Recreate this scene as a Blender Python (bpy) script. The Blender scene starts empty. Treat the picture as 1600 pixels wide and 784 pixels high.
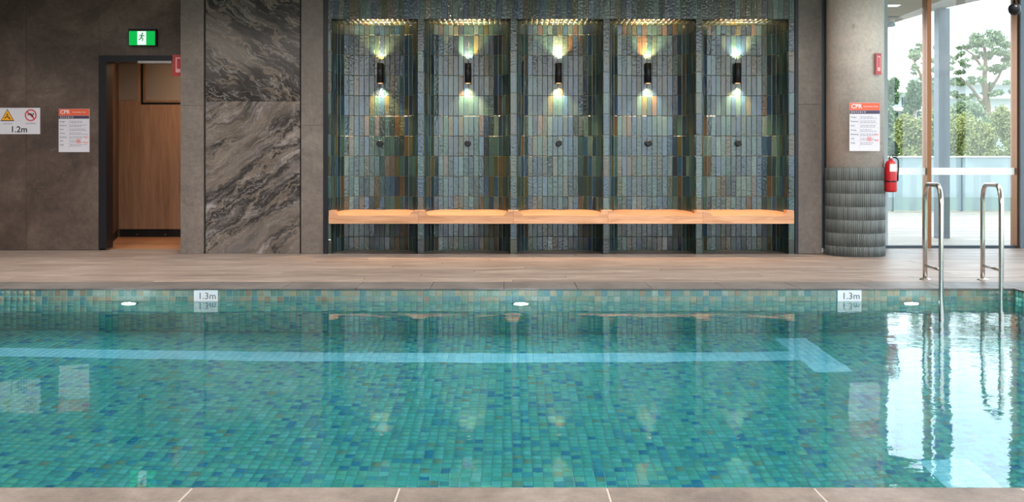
import bpy, bmesh, math, random
import numpy as np
from mathutils import Vector, Matrix
random.seed(7)
RNG = np.random.default_rng(7)
PI = math.pi
SC = bpy.context.scene
COL = SC.collection

# ---------------------------------------------------------------- camera
F = 1420.0                      # focal length in pixels of the 1600 px wide frame
CAMZ, PX0, PY0 = 0.947, 800.0, 262.0
cam = bpy.data.cameras.new('camera')
cam.sensor_width = 36.0
cam.lens = F / 1600.0 * 36.0
cam.shift_y = -(392.0 - PY0) / 1600.0
cam.clip_start, cam.clip_end = 0.05, 500
camo = bpy.data.objects.new('camera', cam)
camo.location = (0, 0, CAMZ)
camo.rotation_euler = (PI / 2, 0, 0)
COL.objects.link(camo)
SC.camera = camo

def at(px, py, Y):
    return Vector(((px - PX0) * Y / F, Y, CAMZ - (py - PY0) * Y / F))
def atx(px, Y): return (px - PX0) * Y / F
def atz(py, Y): return CAMZ - (py - PY0) * Y / F

# ---------------------------------------------------------------- world and exposure
world = bpy.data.worlds.new('overcast_sky'); SC.world = world
world.use_nodes = True
wn, wl = world.node_tree.nodes, world.node_tree.links
wn.clear()
w_out = wn.new('ShaderNodeOutputWorld'); w_bg = wn.new('ShaderNodeBackground')
w_tc = wn.new('ShaderNodeTexCoord'); w_map = wn.new('ShaderNodeMapping'); w_no = wn.new('ShaderNodeTexNoise'); w_cr = wn.new('ShaderNodeValToRGB')
w_map.inputs['Scale'].default_value = (1, 1, 3)
w_no.inputs['Scale'].default_value = 2.2; w_no.inputs['Detail'].default_value = 5
w_cr.color_ramp.elements[0].position = .35; w_cr.color_ramp.elements[0].color = (.62, .80, .98, 1)
w_cr.color_ramp.elements[1].position = .65; w_cr.color_ramp.elements[1].color = (.90, .96, 1, 1)
wl.new(w_tc.outputs['Generated'], w_map.inputs['Vector']); wl.new(w_map.outputs['Vector'], w_no.inputs['Vector'])
wl.new(w_no.outputs['Fac'], w_cr.inputs['Fac']); wl.new(w_cr.outputs['Color'], w_bg.inputs['Color'])
w_bg.inputs['Strength'].default_value = 3.2
wl.new(w_bg.outputs[0], w_out.inputs[0])
SC.view_settings.view_transform = 'Standard'
SC.view_settings.look = 'None'
SC.view_settings.gamma = 1
SC.view_settings.use_curve_mapping = False
SC.view_settings.exposure = 0.5
PANEL_FILL = 3.6          # radiance of the ceiling panels added to brighten the hall
SCONCE_W = 105.0
POOL_LIGHT = 520.0
DECK_W = 250.0  # power of each downlight added over the deck

# ---------------------------------------------------------------- small helpers
def lin(h):
    if isinstance(h, tuple): return h
    v = [int(h[i:i + 2], 16) / 255 for i in (0, 2, 4)]
    return tuple(c / 12.92 if c <= .04045 else ((c + .055) / 1.055) ** 2.4 for c in v)

class NT:
    """a tiny node-tree writer"""
    def __init__(s, name):
        s.m = bpy.data.materials.new(name); s.m.use_nodes = True
        s.t = s.m.node_tree; s.t.nodes.clear()
        s.out = s.t.nodes.new('ShaderNodeOutputMaterial')
    def n(s, kind, **kw):
        nd = s.t.nodes.new('ShaderNode' + kind)
        for k, v in kw.items(): setattr(nd, k, v)
        return nd
    def l(s, a, b): s.t.links.new(a, b)
    def bsdf(s, color=(.5, .5, .5), rough=.5, metal=0, **kw):
        b = s.n('BsdfPrincipled'); s.b = b
        b.inputs['Base Color'].default_value = (*color, 1)
        b.inputs['Roughness'].default_value = rough
        b.inputs['Metallic'].default_value = metal
        for k, v in kw.items(): b.inputs[k.replace('_', ' ')].default_value = v
        s.l(b.outputs[0], s.out.inputs['Surface'])
        return b
    def ramp(s, fac, stops, interp='LINEAR'):
        r = s.n('ValToRGB'); r.color_ramp.interpolation = interp
        e = r.color_ramp.elements
        while len(e) < len(stops): e.new(.5)
        for i, (p, c) in enumerate(stops):
            e[i].position = p; e[i].color = (*lin(c), 1)
        if fac is not None: s.l(fac, r.inputs['Fac'])
        return r.outputs['Color']
    def vec(s, kind='Object', scale=(1, 1, 1), rot=(0, 0, 0)):
        if kind == 'World': o = s.n('NewGeometry').outputs['Position']
        else: o = s.n('TexCoord').outputs[kind]
        mp = s.n('Mapping'); mp.inputs['Scale'].default_value = scale; mp.inputs['Rotation'].default_value = rot
        s.l(o, mp.inputs['Vector']); return mp.outputs['Vector']
    def noise(s, vec, scale=5, detail=3, rough=.5, dist=0):
        t = s.n('TexNoise'); t.inputs['Scale'].default_value = scale; t.inputs['Detail'].default_value = detail
        t.inputs['Roughness'].default_value = rough; t.inputs['Distortion'].default_value = dist
        s.l(vec, t.inputs['Vector']); return t.outputs['Fac']
    def math(s, op, a, b=None):
        m = s.n('Math', operation=op)
        for i, v in enumerate((a, b)):
            if v is None: continue
            if isinstance(v, (int, float)): m.inputs[i].default_value = v
            else: s.l(v, m.inputs[i])
        return m.outputs[0]
    def mix(s, fac, a, b, blend='MIX'):
        m = s.n('MixRGB', blend_type=blend)
        for i, v in enumerate((fac, a, b)):
            if isinstance(v, (int, float)): m.inputs[i].default_value = v
            elif isinstance(v, (tuple, str)): m.inputs[i].default_value = (*lin(v), 1)
            else: s.l(v, m.inputs[i])
        return m.outputs[0]
    def bump(s, h, strength=.3, distance=.01):
        b = s.n('Bump'); b.inputs['Strength'].default_value = strength; b.inputs['Distance'].default_value = distance
        s.l(h, b.inputs['Height']); s.l(b.outputs[0], s.b.inputs['Normal']); return b

def plain(name, hexc, rough=.5, metal=0, **kw):
    t = NT(name); t.bsdf(lin(hexc), rough, metal, **kw); return t.m
def emit(name, hexc, strength):
    t = NT(name); e = t.n('Emission'); e.inputs[0].default_value = (*lin(hexc), 1); e.inputs[1].default_value = strength
    t.l(e.outputs[0], t.out.inputs[0]); return t.m

# ---------------------------------------------------------------- materials
def stone_mat(name, c0, c1, c2, scale=1.6, rough=.55):
    t = NT(name); t.bsdf(rough=rough)
    v = t.vec('World')
    big = t.noise(v, scale, 6, .62, .6)
    fine = t.noise(v, 16, 7, .8)
    scratch = t.noise(t.vec('World', (1.2, 1, 5), (0, .35, 0)), 4, 6, .7, 1.2)
    c = t.ramp(big, [(.28, c0), (.5, c1), (.74, c2)])
    c = t.mix(.6, c, t.ramp(fine, [(.3, (.02, .018, .016)), (.7, (.35, .33, .31))]), 'OVERLAY')
    c = t.mix(t.math('MULTIPLY', t.math('GREATER_THAN', scratch, .64), .18), c, (.30, .27, .24))
    t.l(c, t.b.inputs['Base Color'])
    t.bump(t.math('ADD', fine, big), .25, .004)
    return t.m
M_DARKSTONE = stone_mat('dark_brown_stone', '44352f', '625149', '87746a', 1.6)
M_PILASTER = stone_mat('grey_brown_stone', '6c625e', '80756f', '978b84', 1.1)
M_COPING = stone_mat('grey_coping_stone', '625e5d', '7b7674', '918b88', 2.2, .45)
M_NEARCOPING = stone_mat('pinkish_coping_stone', '857974', '9d9089', 'b2a6a1', 3.0, .5)

def marble(name, rot, dark, mid, light, bias):
    t = NT(name); t.bsdf(rough=.18)
    v = t.vec('World', (1, 1, 1), (0, rot, 0))
    # warp the lookup so that the veins flow and fold
    n1 = t.n('TexNoise'); n1.inputs['Scale'].default_value = 1.3; n1.inputs['Detail'].default_value = 5; n1.inputs['Roughness'].default_value = .6
    t.l(v, n1.inputs['Vector'])
    sub = t.n('VectorMath', operation='SUBTRACT'); sub.inputs[1].default_value = (.5, .5, .5); t.l(n1.outputs['Color'], sub.inputs[0])
    sc = t.n('VectorMath', operation='SCALE'); sc.inputs['Scale'].default_value = .5; t.l(sub.outputs[0], sc.inputs[0])
    ad = t.n('VectorMath', operation='ADD'); t.l(v, ad.inputs[0]); t.l(sc.outputs[0], ad.inputs[1])
    st = t.n('VectorMath', operation='MULTIPLY'); st.inputs[1].default_value = (.42, 1, 2.3); t.l(ad.outputs[0], st.inputs[0])
    base = t.noise(st.outputs[0], 2.0, 10, .66, .15)
    c = t.ramp(base, [(.30, dark), (.42, mid), (.5, dark), (.55 + bias, mid), (.64, light)])
    r1 = t.noise(st.outputs[0], 1.4, 6, .6, .3)
    vein = t.math('LESS_THAN', t.math('ABSOLUTE', t.math('SUBTRACT', r1, .52)), .016)
    c = t.mix(t.math('MULTIPLY', vein, .45), c, '7f7164')
    r2 = t.noise(st.outputs[0], 3.5, 6, .6, .2)
    v2 = t.math('LESS_THAN', t.math('ABSOLUTE', t.math('SUBTRACT', r2, .5)), .011)
    c = t.mix(t.math('MULTIPLY', v2, .35), c, '99938f')
    r3 = t.noise(st.outputs[0], .75, 3, .5)
    band = t.ramp(r3, [(.50, (0, 0, 0)), (.53, (1, 1, 1)), (.57, (1, 1, 1)), (.60, (0, 0, 0))])
    c = t.mix(t.math('MULTIPLY', band, .5), c, '746960')
    t.l(c, t.b.inputs['Base Color'])
    return t.m
M_MARBLE_TOP = marble('dark_veined_marble', -.55, '191615', '36302e', '56504d', .08)
M_MARBLE_LOW = marble('brown_grey_veined_marble', .62, '2c2827', '655e5c', '979090', .03)

def tile_mat(name, stops, rough=.12, bump=.5, bscale=45, mott=.35, use_attr=False, bdist=.0025, coat=0.0):
    t = NT(name); t.bsdf(rough=rough, Coat_Weight=coat, Coat_Roughness=.03, Coat_IOR=1.6, IOR=1.42 if coat else 1.5)
    oi = t.n('ObjectInfo').outputs['Random']
    if use_attr:
        a = t.n('Attribute', attribute_name='tint')
        fac = t.math('FRACT', t.math('ADD', oi, a.outputs['Fac']))
    else: fac = oi
    c = t.ramp(fac, stops, 'CONSTANT')
    v = t.vec('World')
    n = t.noise(v, 18, 4, .6)
    c = t.mix(mott, c, t.ramp(n, [(.3, (.03, .03, .03)), (.7, (.5, .5, .5))]), 'OVERLAY')
    t.l(c, t.b.inputs['Base Color'])
    h = t.noise(v, bscale, 2, .5)
    bp = t.bump(h, bump, bdist)
    if coat: t.l(bp.outputs[0], t.b.inputs['Coat Normal'])
    return t.m
GREENS = [(0, '122a2c'), (.12, '234240'), (.22, '363a17'), (.32, '152f45'), (.42, '2c4a44'), (.52, '182a24'), (.60, '42361f'),
          (.68, '1a3b50'), (.76, '0c1c26'), (.84, '40564f'), (.92, '26362a')]
M_GREENTILE = tile_mat('glazed_green_tile', GREENS, .36, 1.0, 40, .3, True, .0024, 1.0)
M_GROUT = plain('pale_grout', '6f7a6c', .8)
M_POOLGROUT = plain('pool_grout', '6fa39c', .8)
POOLC = [(0, '74c8ba'), (.18, '82ceba'), (.30, '5db2bc'), (.40, '7accbc'), (.54, '8fd0b4'), (.62, '4698b4'), (.69, '76c2ac'),
         (.80, '8ad2c8'), (.90, '66b4b0'), (.97, '98ae90')]
EDGEC = [(0, '7f8e86'), (.14, '938f7d'), (.26, '66857f'), (.38, '87968a'), (.50, '9c947c'), (.58, '5f8288'), (.70, '7d8a78'),
         (.80, '929e92'), (.88, '6a877c'), (.95, '8f7f6c')]
M_POOLTILE = tile_mat('teal_pool_mosaic', POOLC, .2, .15, 40, .25, True, .001)
M_EDGETILE = tile_mat('pale_waterline_mosaic', EDGEC, .2, .15, 40, .25, True, .001)
M_LANETILE = tile_mat('pale_blue_mosaic', [(0, 'd2f4f8'), (.4, 'dffafb'), (.7, 'c6eef5')], .2, .1, 40, .1, True, .001)
M_FINGER = tile_mat('grey_green_finger_tile', [(0, '4b504e'), (.25, '575c5a'), (.5, '5f6362'), (.7, '525857'), (.85, '454a49')], .5, .15, 60, .2, True, .001)
M_FINGERGROUT = plain('column_grout', '676b68', .8)

def wood_mat(name, c0, c1, c2, axis='x', rough=.45, scale=1.0, bump=.15):
    t = NT(name); t.bsdf(rough=rough)
    s = {'x': (.8, 9, 9), 'z': (9, 9, .6), 'y': (9, .8, 9)}[axis]
    v = t.vec('World', s)
    oi = t.n('ObjectInfo').outputs['Random']
    cmb = t.n('CombineXYZ'); t.l(t.math('MULTIPLY', oi, 37.), cmb.inputs[0]); t.l(t.math('MULTIPLY', oi, 11.), cmb.inputs[2])
    ad = t.n('VectorMath', operation='ADD'); t.l(v, ad.inputs[0]); t.l(cmb.outputs[0], ad.inputs[1])
    g = t.noise(ad.outputs[0], 2.2 * scale, 7, .65, .5)
    c = t.ramp(g, [(.3, c0), (.5, c1), (.72, c2)])
    hs = t.n('HueSaturation'); t.l(c, hs.inputs['Color'])
    t.l(t.math('ADD', t.math('MULTIPLY', oi, .30), .85), hs.inputs['Value'])
    t.l(hs.outputs[0], t.b.inputs['Base Color'])
    t.bump(g, bump, .003)
    return t.m
M_DECK = wood_mat('pinkish_brown_decking', '60534b', '82736a', 'a3978f', 'x', .42, 1.4, .4)
M_DECKOUT = wood_mat('pale_outdoor_decking', '837a70', '968c81', 'a69c90', 'x', .6, 1.0)
M_BENCH = wood_mat('oak_bench_timber', 'a5734f', 'c08d68', 'd2a37f', 'x', .5, 1.3)
M_CABINET = wood_mat('warm_cabinet_veneer', '927059', 'a48068', 'b59178', 'z', .45, 1.2)
M_CORRWOOD = wood_mat('dark_corridor_timber', '362419', '56392a', '6f4d3a', 'z', .5, 1.0)
M_CORRFLOOR = wood_mat('orange_corridor_floor', '8f6145', 'ae7d5c', 'c0906e', 'x', .5)

def concrete():
    t = NT('pale_column_concrete'); t.bsdf(rough=.7)
    v = t.vec('World')
    a = t.noise(v, 1.8, 6, .6, .4); b = t.noise(v, 28, 5, .75); p = t.noise(v, 9, 2, .5)
    c = t.ramp(a, [(.3, 'aca49c'), (.5, 'bdb4ac'), (.72, 'cac2ba')])
    c = t.mix(.25, c, t.ramp(b, [(.35, (.05, .05, .05)), (.65, (.5, .5, .5))]), 'OVERLAY')
    c = t.mix(t.math('MULTIPLY', t.math('GREATER_THAN', p, .72), .35), c, '6f685f')
    t.l(c, t.b.inputs['Base Color']); t.bump(b, .3, .003)
    return t.m
M_CONCRETE = concrete()
M_BLACK = plain('black_metal', '15161a', .4, .3)
M_BLACKTRIM = plain('dark_metal_trim', '24242a', .35, .5)
M_DARKTRIM = plain('charcoal_plinth', '120e0d', .6)
M_CEIL = plain('ceiling_plaster', 'c9c5bf', .85)
M_SLAB = plain('concrete_slab', '6f6a66', .8)
M_PAINT = plain('dark_painted_wall', '55504c', .7)
M_WHITE = plain('white_plastic', 'e6e4e8', .35)
M_SIGNWHITE = plain('white_sign_face', 'c9c6cf', .4)
M_STEEL = plain('brushed_stainless_steel', 'c9c3bd', .2, 1)
M_BRONZE = plain('bronze_anodised_frame', '80563c', .3, .85)
M_GREYFRAME = plain('grey_powder_coated_steel', '5f666e', .4, .4)
M_TRACK = plain('dark_window_track', '3c444b', .4, .5)
M_RED = plain('red_enamel', 'b01a22', .3)
M_REDSIGN = plain('red_sign_face', '9c2a2c', .35)
M_REDPALE = plain('pale_red_print', 'd99a9a', .4)
M_INK = plain('black_ink', '1a181c', .6)
M_GREYINK = plain('grey_ink', '6f6c7c', .6)
M_ORANGE = plain('orange_red_print', 'd4583a', .45)
M_PURPLE = plain('dark_purple_print', '3f3450', .45)
M_YELLOW = plain('yellow_print', 'e0a020', .4)
M_REDPRINT = plain('red_print', 'c23338', .4)
M_EXITGREEN = emit('lit_green_exit_face', '12b850', .75)
M_EXITWHITE = emit('lit_white_exit_panel', 'e6fff0', .8)
M_POOLLAMP = emit('lit_pool_lamp', 'e8f4ff', POOL_LIGHT)
M_SCONCELENS = emit('lit_sconce_lens', 'ffc98a', 2.5)
M_FILLPANEL = emit('lit_fill_panel', 'fff4ea', PANEL_FILL)
M_DECKLENS = emit('lit_deck_fill_lens', 'ffe2c0', 6)
M_RUBBER = plain('black_rubber', '101012', .6)
M_LABEL = plain('white_label', 'd8d4d6', .5)

def glass_mat(name, tint=(1, 1, 1), milk=0.0, milkc=(.8, .85, .88)):
    t = NT(name)
    tr = t.n('BsdfTransparent'); tr.inputs[0].default_value = (*tint, 1)
    gl = t.n('BsdfGlossy'); gl.inputs['Roughness'].default_value = 0.0
    fr = t.n('Fresnel')
    bf = t.n('NewGeometry').outputs['Backfacing']      # a pane has two faces: keep the same reflectance on the way out
    mr = t.n('MapRange'); mr.inputs['To Min'].default_value = 1.5; mr.inputs['To Max'].default_value = 1 / 1.5
    t.l(bf, mr.inputs['Value']); t.l(mr.outputs[0], fr.inputs[0])
    mx = t.n('MixShader'); t.l(fr.outputs[0], mx.inputs[0]); t.l(tr.outputs[0], mx.inputs[1]); t.l(gl.outputs[0], mx.inputs[2])
    o = mx
    if milk:
        df = t.n('BsdfDiffuse'); df.inputs[0].default_value = (*milkc, 1)
        tl = t.n('BsdfTranslucent'); tl.inputs[0].default_value = (*milkc, 1)
        m1 = t.n('MixShader'); t.l(df.outputs[0], m1.inputs[1]); t.l(tl.outputs[0], m1.inputs[2])
        m2 = t.n('MixShader'); m2.inputs[0].default_value = milk
        t.l(mx.outputs[0], m2.inputs[1]); t.l(m1.outputs[0], m2.inputs[2]); o = m2
    t.l(o.outputs[0], t.out.inputs[0]); return t.m
M_GLASS = glass_mat('clear_window_glass', (.96, .98, .97))
M_FROST = glass_mat('frosted_glass_band', (1, 1, 1), .9, (.93, .96, .94))
M_BALGLASS = glass_mat('milky_balustrade_glass', (.93, .97, 1), .6, (.36, .42, .44))
M_CABGLASS = glass_mat('obscured_cabinet_glass', (.9, .85, .8), .9, (.62, .54, .48))

def water_mat():
    t = NT('pool_water')
    g = t.n('BsdfGlass'); g.inputs['IOR'].default_value = 1.33; g.inputs['Roughness'].default_value = 0.0
    v = t.vec('World', (1, 1.3, 1))
    a = t.noise(v, 1.6, 2, .5, .3); b = t.noise(v, 9, 3, .6)
    # the surface is livelier near the ladder end of the pool
    sp = t.n('SeparateXYZ'); t.l(t.n('NewGeometry').outputs['Position'], sp.inputs[0])
    mr = t.n('MapRange'); mr.inputs['From Min'].default_value = .8; mr.inputs['From Max'].default_value = 3.0
    mr.inputs['To Min'].default_value = .3; mr.inputs['To Max'].default_value = 1.9
    t.l(sp.outputs['X'], mr.inputs['Value'])
    h = t.math('ADD', a, t.math('MULTIPLY', t.math('MULTIPLY', b, .20), mr.outputs[0]))
    bp = t.n('Bump'); bp.inputs['Strength'].default_value = 1; bp.inputs['Distance'].default_value = .0034
    t.l(h, bp.inputs['Height']); t.l(bp.outputs[0], g.inputs['Normal'])
    t.l(g.outputs[0], t.out.inputs['Surface'])
    ab = t.n('VolumeAbsorption'); ab.inputs['Color'].default_value = (.13, .785, .92, 1); ab.inputs['Density'].default_value = .34
    t.l(ab.outputs[0], t.out.inputs['Volume'])
    return t.m
M_WATER = water_mat()

# ---------------------------------------------------------------- mesh builder
class MB:
    def __init__(s): s.v = []; s.f = []; s.mi = []; s.sm = []; s.cur = 0
    def quad(s, pts, smooth=False):
        b = len(s.v); s.v += [tuple(p) for p in pts]; s.f.append(tuple(range(b, b + len(pts)))); s.mi.append(s.cur); s.sm.append(smooth)
    def box(s, x0, y0, z0, x1, y1, z1, ch=0.0):
        if x0 > x1: x0, x1 = x1, x0
        if y0 > y1: y0, y1 = y1, y0
        if z0 > z1: z0, z1 = z1, z0
        if ch <= 0:
            b = len(s.v)
            s.v += [(x0, y0, z0), (x1, y0, z0), (x1, y1, z0), (x0, y1, z0), (x0, y0, z1), (x1, y0, z1), (x1, y1, z1), (x0, y1, z1)]
            fs = [(0, 3, 2, 1), (4, 5, 6, 7), (0, 1, 5, 4), (1, 2, 6, 5), (2, 3, 7, 6), (3, 0, 4, 7)]
            s.f += [tuple(b + i for i in q) for q in fs]; s.mi += [s.cur] * 6; s.sm += [False] * 6
        else:
            bm = bmesh.new(); bmesh.ops.create_cube(bm, size=1)
            for v in bm.verts: v.co = Vector(((x0 + x1) / 2 + v.co.x * (x1 - x0), (y0 + y1) / 2 + v.co.y * (y1 - y0), (z0 + z1) / 2 + v.co.z * (z1 - z0)))
            bmesh.ops.bevel(bm, geom=bm.edges[:], offset=ch, segments=2, affect='EDGES', profile=.5)
            s.bm(bm)
        return s
    def bm(s, bm, smooth=False):
        b = len(s.v); bm.verts.index_update()
        s.v += [tuple(v.co) for v in bm.verts]
        for f in bm.faces: s.f.append(tuple(b + v.index for v in f.verts)); s.mi.append(s.cur); s.sm.append(smooth)
        bm.free()
    def prism(s, pts2, y0, y1):
        """pts2 = (x,z) outline, counter-clockwise seen from -y; extruded y0..y1"""
        n = len(pts2); b = len(s.v)
        s.v += [(x, y0, z) for x, z in pts2] + [(x, y1, z) for x, z in pts2]
        s.f.append(tuple(b + i for i in range(n))); s.f.append(tuple(b + n + i for i in reversed(range(n))))
        for i in range(n):
            j = (i + 1) % n; s.f.append((b + j, b + i, b + n + i, b + n + j))
        s.mi += [s.cur] * (n + 2); s.sm += [False] * (n + 2)
        return s
    def prismz(s, pts2, z0, z1):
        n = len(pts2); b = len(s.v)
        s.v += [(x, y, z0) for x, y in pts2] + [(x, y, z1) for x, y in pts2]
        s.f.append(tuple(b + i for i in reversed(range(n)))); s.f.append(tuple(b + n + i for i in range(n)))
        for i in range(n):
            j = (i + 1) % n; s.f.append((b + i, b + j, b + n + j, b + n + i))
        s.mi += [s.cur] * (n + 2); s.sm += [False] * (n + 2)
        return s
    def tube(s, path, r, seg=14, cap=True, radii=None):
        path = [Vector(p) for p in path]; b = len(s.v); n = len(path)
        up = None
        for i, p in enumerate(path):
            d = (path[min(i + 1, n - 1)] - path[max(i - 1, 0)]).normalized()
            if up is None:
                up = Vector((0, 0, 1)) if abs(d.z) < .9 else Vector((1, 0, 0))
            up = (up - d * up.dot(d)).normalized(); sd = d.cross(up)
            rr = radii[i] if radii else r
            for k in range(seg):
                a = 2 * PI * k / seg; s.v.append(tuple(p + (sd * math.cos(a) + up * math.sin(a)) * rr))
        for i in range(n - 1):
            for k in range(seg):
                k2 = (k + 1) % seg
                s.f.append((b + i * seg + k, b + (i + 1) * seg + k, b + (i + 1) * seg + k2, b + i * seg + k2)); s.mi.append(s.cur); s.sm.append(True)
        if cap:
            s.f.append(tuple(b + k for k in range(seg))); s.f.append(tuple(b + (n - 1) * seg + k for k in reversed(range(seg))))
            s.mi += [s.cur] * 2; s.sm += [False] * 2
        return s
    def lathe(s, prof, c=(0, 0, 0), seg=32, axis='z'):
        """prof = (r, h) pairs from bottom up"""
        b = len(s.v); n = len(prof)
        for r, h in prof:
            for k in range(seg):
                a = 2 * PI * k / seg; x, y = r * math.cos(a), r * math.sin(a)
                if axis == 'z': s.v.append((c[0] + x, c[1] + y, c[2] + h))
                else: s.v.append((c[0] + x, c[1] - h, c[2] + y))     # along -y
        for i in range(n - 1):
            for k in range(seg):
                k2 = (k + 1) % seg
                s.f.append((b + i * seg + k, b + i * seg + k2, b + (i + 1) * seg + k2, b + (i + 1) * seg + k)); s.mi.append(s.cur); s.sm.append(True)
        s.f.append(tuple(b + k for k in reversed(range(seg)))); s.f.append(tuple(b + (n - 1) * seg + k for k in range(seg)))
        s.mi += [s.cur] * 2; s.sm += [False] * 2
        return s
    def mesh(s, name, mats):
        me = bpy.data.meshes.new(name); me.from_pydata(s.v, [], s.f)
        for m in (mats if isinstance(mats, (list, tuple)) else [mats]): me.materials.append(m)
        me.polygons.foreach_set('material_index', s.mi)
        me.polygons.foreach_set('use_smooth', s.sm)
        me.update(); return me
    def obj(s, name, mats, parent=None, loc=(0, 0, 0), rot=(0, 0, 0)):
        return link(name, s.mesh(name, mats), parent, loc, rot)

def link(name, me, parent=None, loc=(0, 0, 0), rot=(0, 0, 0)):
    o = bpy.data.objects.new(name, me); o.location = loc; o.rotation_euler = rot
    if parent: o.parent = parent
    COL.objects.link(o); return o
def empty(name, loc=(0, 0, 0), rotz=0):
    o = bpy.data.objects.new(name, None); o.location = loc; o.rotation_euler = (0, 0, rotz); o.empty_display_size = .05
    COL.objects.link(o); return o
def tag(o, label=None, cat=None, group=None, kind=None):
    if label: o['label'] = label
    if cat: o['category'] = cat
    if group: o['group'] = group
    if kind: o['kind'] = kind
    return o
def struct(o, label=None): return tag(o, label, kind='structure')
def recalc(o):
    bm = bmesh.new(); bm.from_mesh(o.data); bmesh.ops.recalc_face_normals(bm, faces=bm.faces[:]); bm.to_mesh(o.data); bm.free()

def text(body, size, mat, parent, loc, align='CENTER', rot=(PI / 2, 0, 0), extrude=.0008, name='lettering', bold=0.0, spacing=1.0):
    cu = bpy.data.curves.new('t', 'FONT'); cu.body = body; cu.size = size; cu.align_x = align; cu.align_y = 'CENTER'
    cu.extrude = extrude; cu.resolution_u = 2; cu.offset = bold; cu.space_character = spacing
    o = bpy.data.objects.new('t', cu); COL.objects.link(o)
    dg = bpy.context.evaluated_depsgraph_get()
    me = bpy.data.meshes.new_from_object(o.evaluated_get(dg)); me.name = name
    bpy.data.objects.remove(o); me.materials.clear(); me.materials.append(mat)
    return link(name, me, parent, loc, rot)

def tile_mesh(name, w, h, t, mat, ch=.004, bulge=.0):
    """a tile standing in the xz plane, its glazed face towards -y; centre at origin of the back"""
    m = MB(); a, b = w / 2, h / 2
    B = [(-a, 0, -b), (a, 0, -b), (a, 0, b), (-a, 0, b)]
    Mi = [(-a, -t + ch * .6, -b), (a, -t + ch * .6, -b), (a, -t + ch * .6, b), (-a, -t + ch * .6, b)]
    T = [(-a + ch, -t, -b + ch), (a - ch, -t, -b + ch), (a - ch, -t, b - ch), (-a + ch, -t, b - ch)]
    m.v = B + Mi + T
    for i in range(4):
        j = (i + 1) % 4
        m.f.append((i, j, 4 + j, 4 + i)); m.f.append((4 + i, 4 + j, 8 + j, 8 + i))
    m.f.append((8, 9, 10, 11)); m.mi = [0] * 9; m.sm = [False] * 9
    return m.mesh(name, mat)

def tile_field(cells, U, V, N, su, sv, t=.008, ch=.003, jitter=0.0):
    """cells = list of centre points; returns verts, faces, tint for a joined field of chamfered tiles"""
    c = np.array(cells, dtype=np.float64); n = len(c)
    U, V, N = (np.array(x, float) for x in (U, V, N))
    a, b = su / 2, sv / 2
    loc = [(-a, -b, 0), (a, -b, 0), (a, b, 0), (-a, b, 0), (-a + ch, -b + ch, t), (a - ch, -b + ch, t), (a - ch, b - ch, t), (-a + ch, b - ch, t)]
    off = np.array([U * p + V * q + N * r for p, q, r in loc])
    v = c[:, None, :] + off[None]
    if jitter:
        v += N * RNG.uniform(-jitter, jitter, (n, 1, 1))
    base = np.array([(4, 5, 6, 7), (0, 1, 5, 4), (1, 2, 6, 5), (2, 3, 7, 6), (3, 0, 4, 7)])
    f = (np.arange(n) * 8)[:, None, None] + base[None]
    tint = np.repeat(RNG.random(n), 8)
    return v.reshape(-1, 3), f.reshape(-1, 4), tint
def field_obj(name, parts, mat, parent=None):
    vs, fs, ts = [], [], []; k = 0
    for v, f, t in parts: vs.append(v); fs.append(f + k); ts.append(t); k += len(v)
    v, f, t = np.concatenate(vs), np.concatenate(fs), np.concatenate(ts)
    me = bpy.data.meshes.new(name)
    me.vertices.add(len(v)); me.vertices.foreach_set('co', v.ravel())
    me.loops.add(f.size); me.loops.foreach_set('vertex_index', f.ravel().astype(np.int32))
    me.polygons.add(len(f)); me.polygons.foreach_set('loop_start', np.arange(len(f), dtype=np.int32) * 4)
    at_ = me.attributes.new('tint', 'FLOAT', 'POINT'); at_.data.foreach_set('value', t.astype(np.float32))
    me.materials.append(mat); me.update(calc_edges=True); me.validate()
    return link(name, me, parent)

# ================================================================ SETTING
YP = 10.0          # plane of the pilasters
YL = 10.43         # plane of the dark left wall
YE, YN = 7.15, 2.684   # far and near pool edge
XR, XL = 3.95, -6.55    # pool ends
WZ = -0.10         # water level
FZ = -1.40         # pool floor
ZC = 3.4           # ceiling
X0, X1, YB = -9.0, 6.3, -1.6
YG = 10.76         # window plane

# floor slabs (round the pool)
m = MB()
m.box(X0, YE + .02, -1.7, 14, 20.2, -.03)
m.box(X0, YE + .02, -.03, 4, 13.9, -.022)
m.box(4, YE + .02, -.03, 14, YG, -.022)
m.box(X0, YB, -1.7, X1, YN - .02, -.022)
m.box(XR + .02, YN - .02, -1.7, X1, YE + .02, -.022)
m.box(X0, YN - .02, -1.7, XL - .02, YE + .02, -.022)
m.box(XR + .42, YN - .42, -.022, X1, 7.55, 0)
m.box(X0, YN - .42, -.022, XL - .42, 7.55, 0)
m.box(X0, YB, -.022, X1, YN - .42, 0)
floor = struct(m.obj('floor', M_SLAB), 'pool surround slab under decking and coping')

# interior deck boards
nb = 0
pitch = .14
y = 7.555
row = 0
while y < 10.74:
    y1 = min(y + pitch - .004, YG - .02)
    x = X0 + .01 - (row * 1.27) % 3.0
    while x < X1 - .2:
        xa, xb = max(x, X0 + .01), min(x + 3.0 - .003, X1 - .12)
        if y > 10.43: xa = max(xa, 3.2)
        if xb - xa > .05:
            mm = MB(); dz = random.uniform(-.0008, .0008)
            mm.box(xa, y, -.022, xb, y1, dz, .0016)
            mm.obj('deck_board', M_DECK, floor)
        x += 3.0
    y += pitch; row += 1

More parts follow.
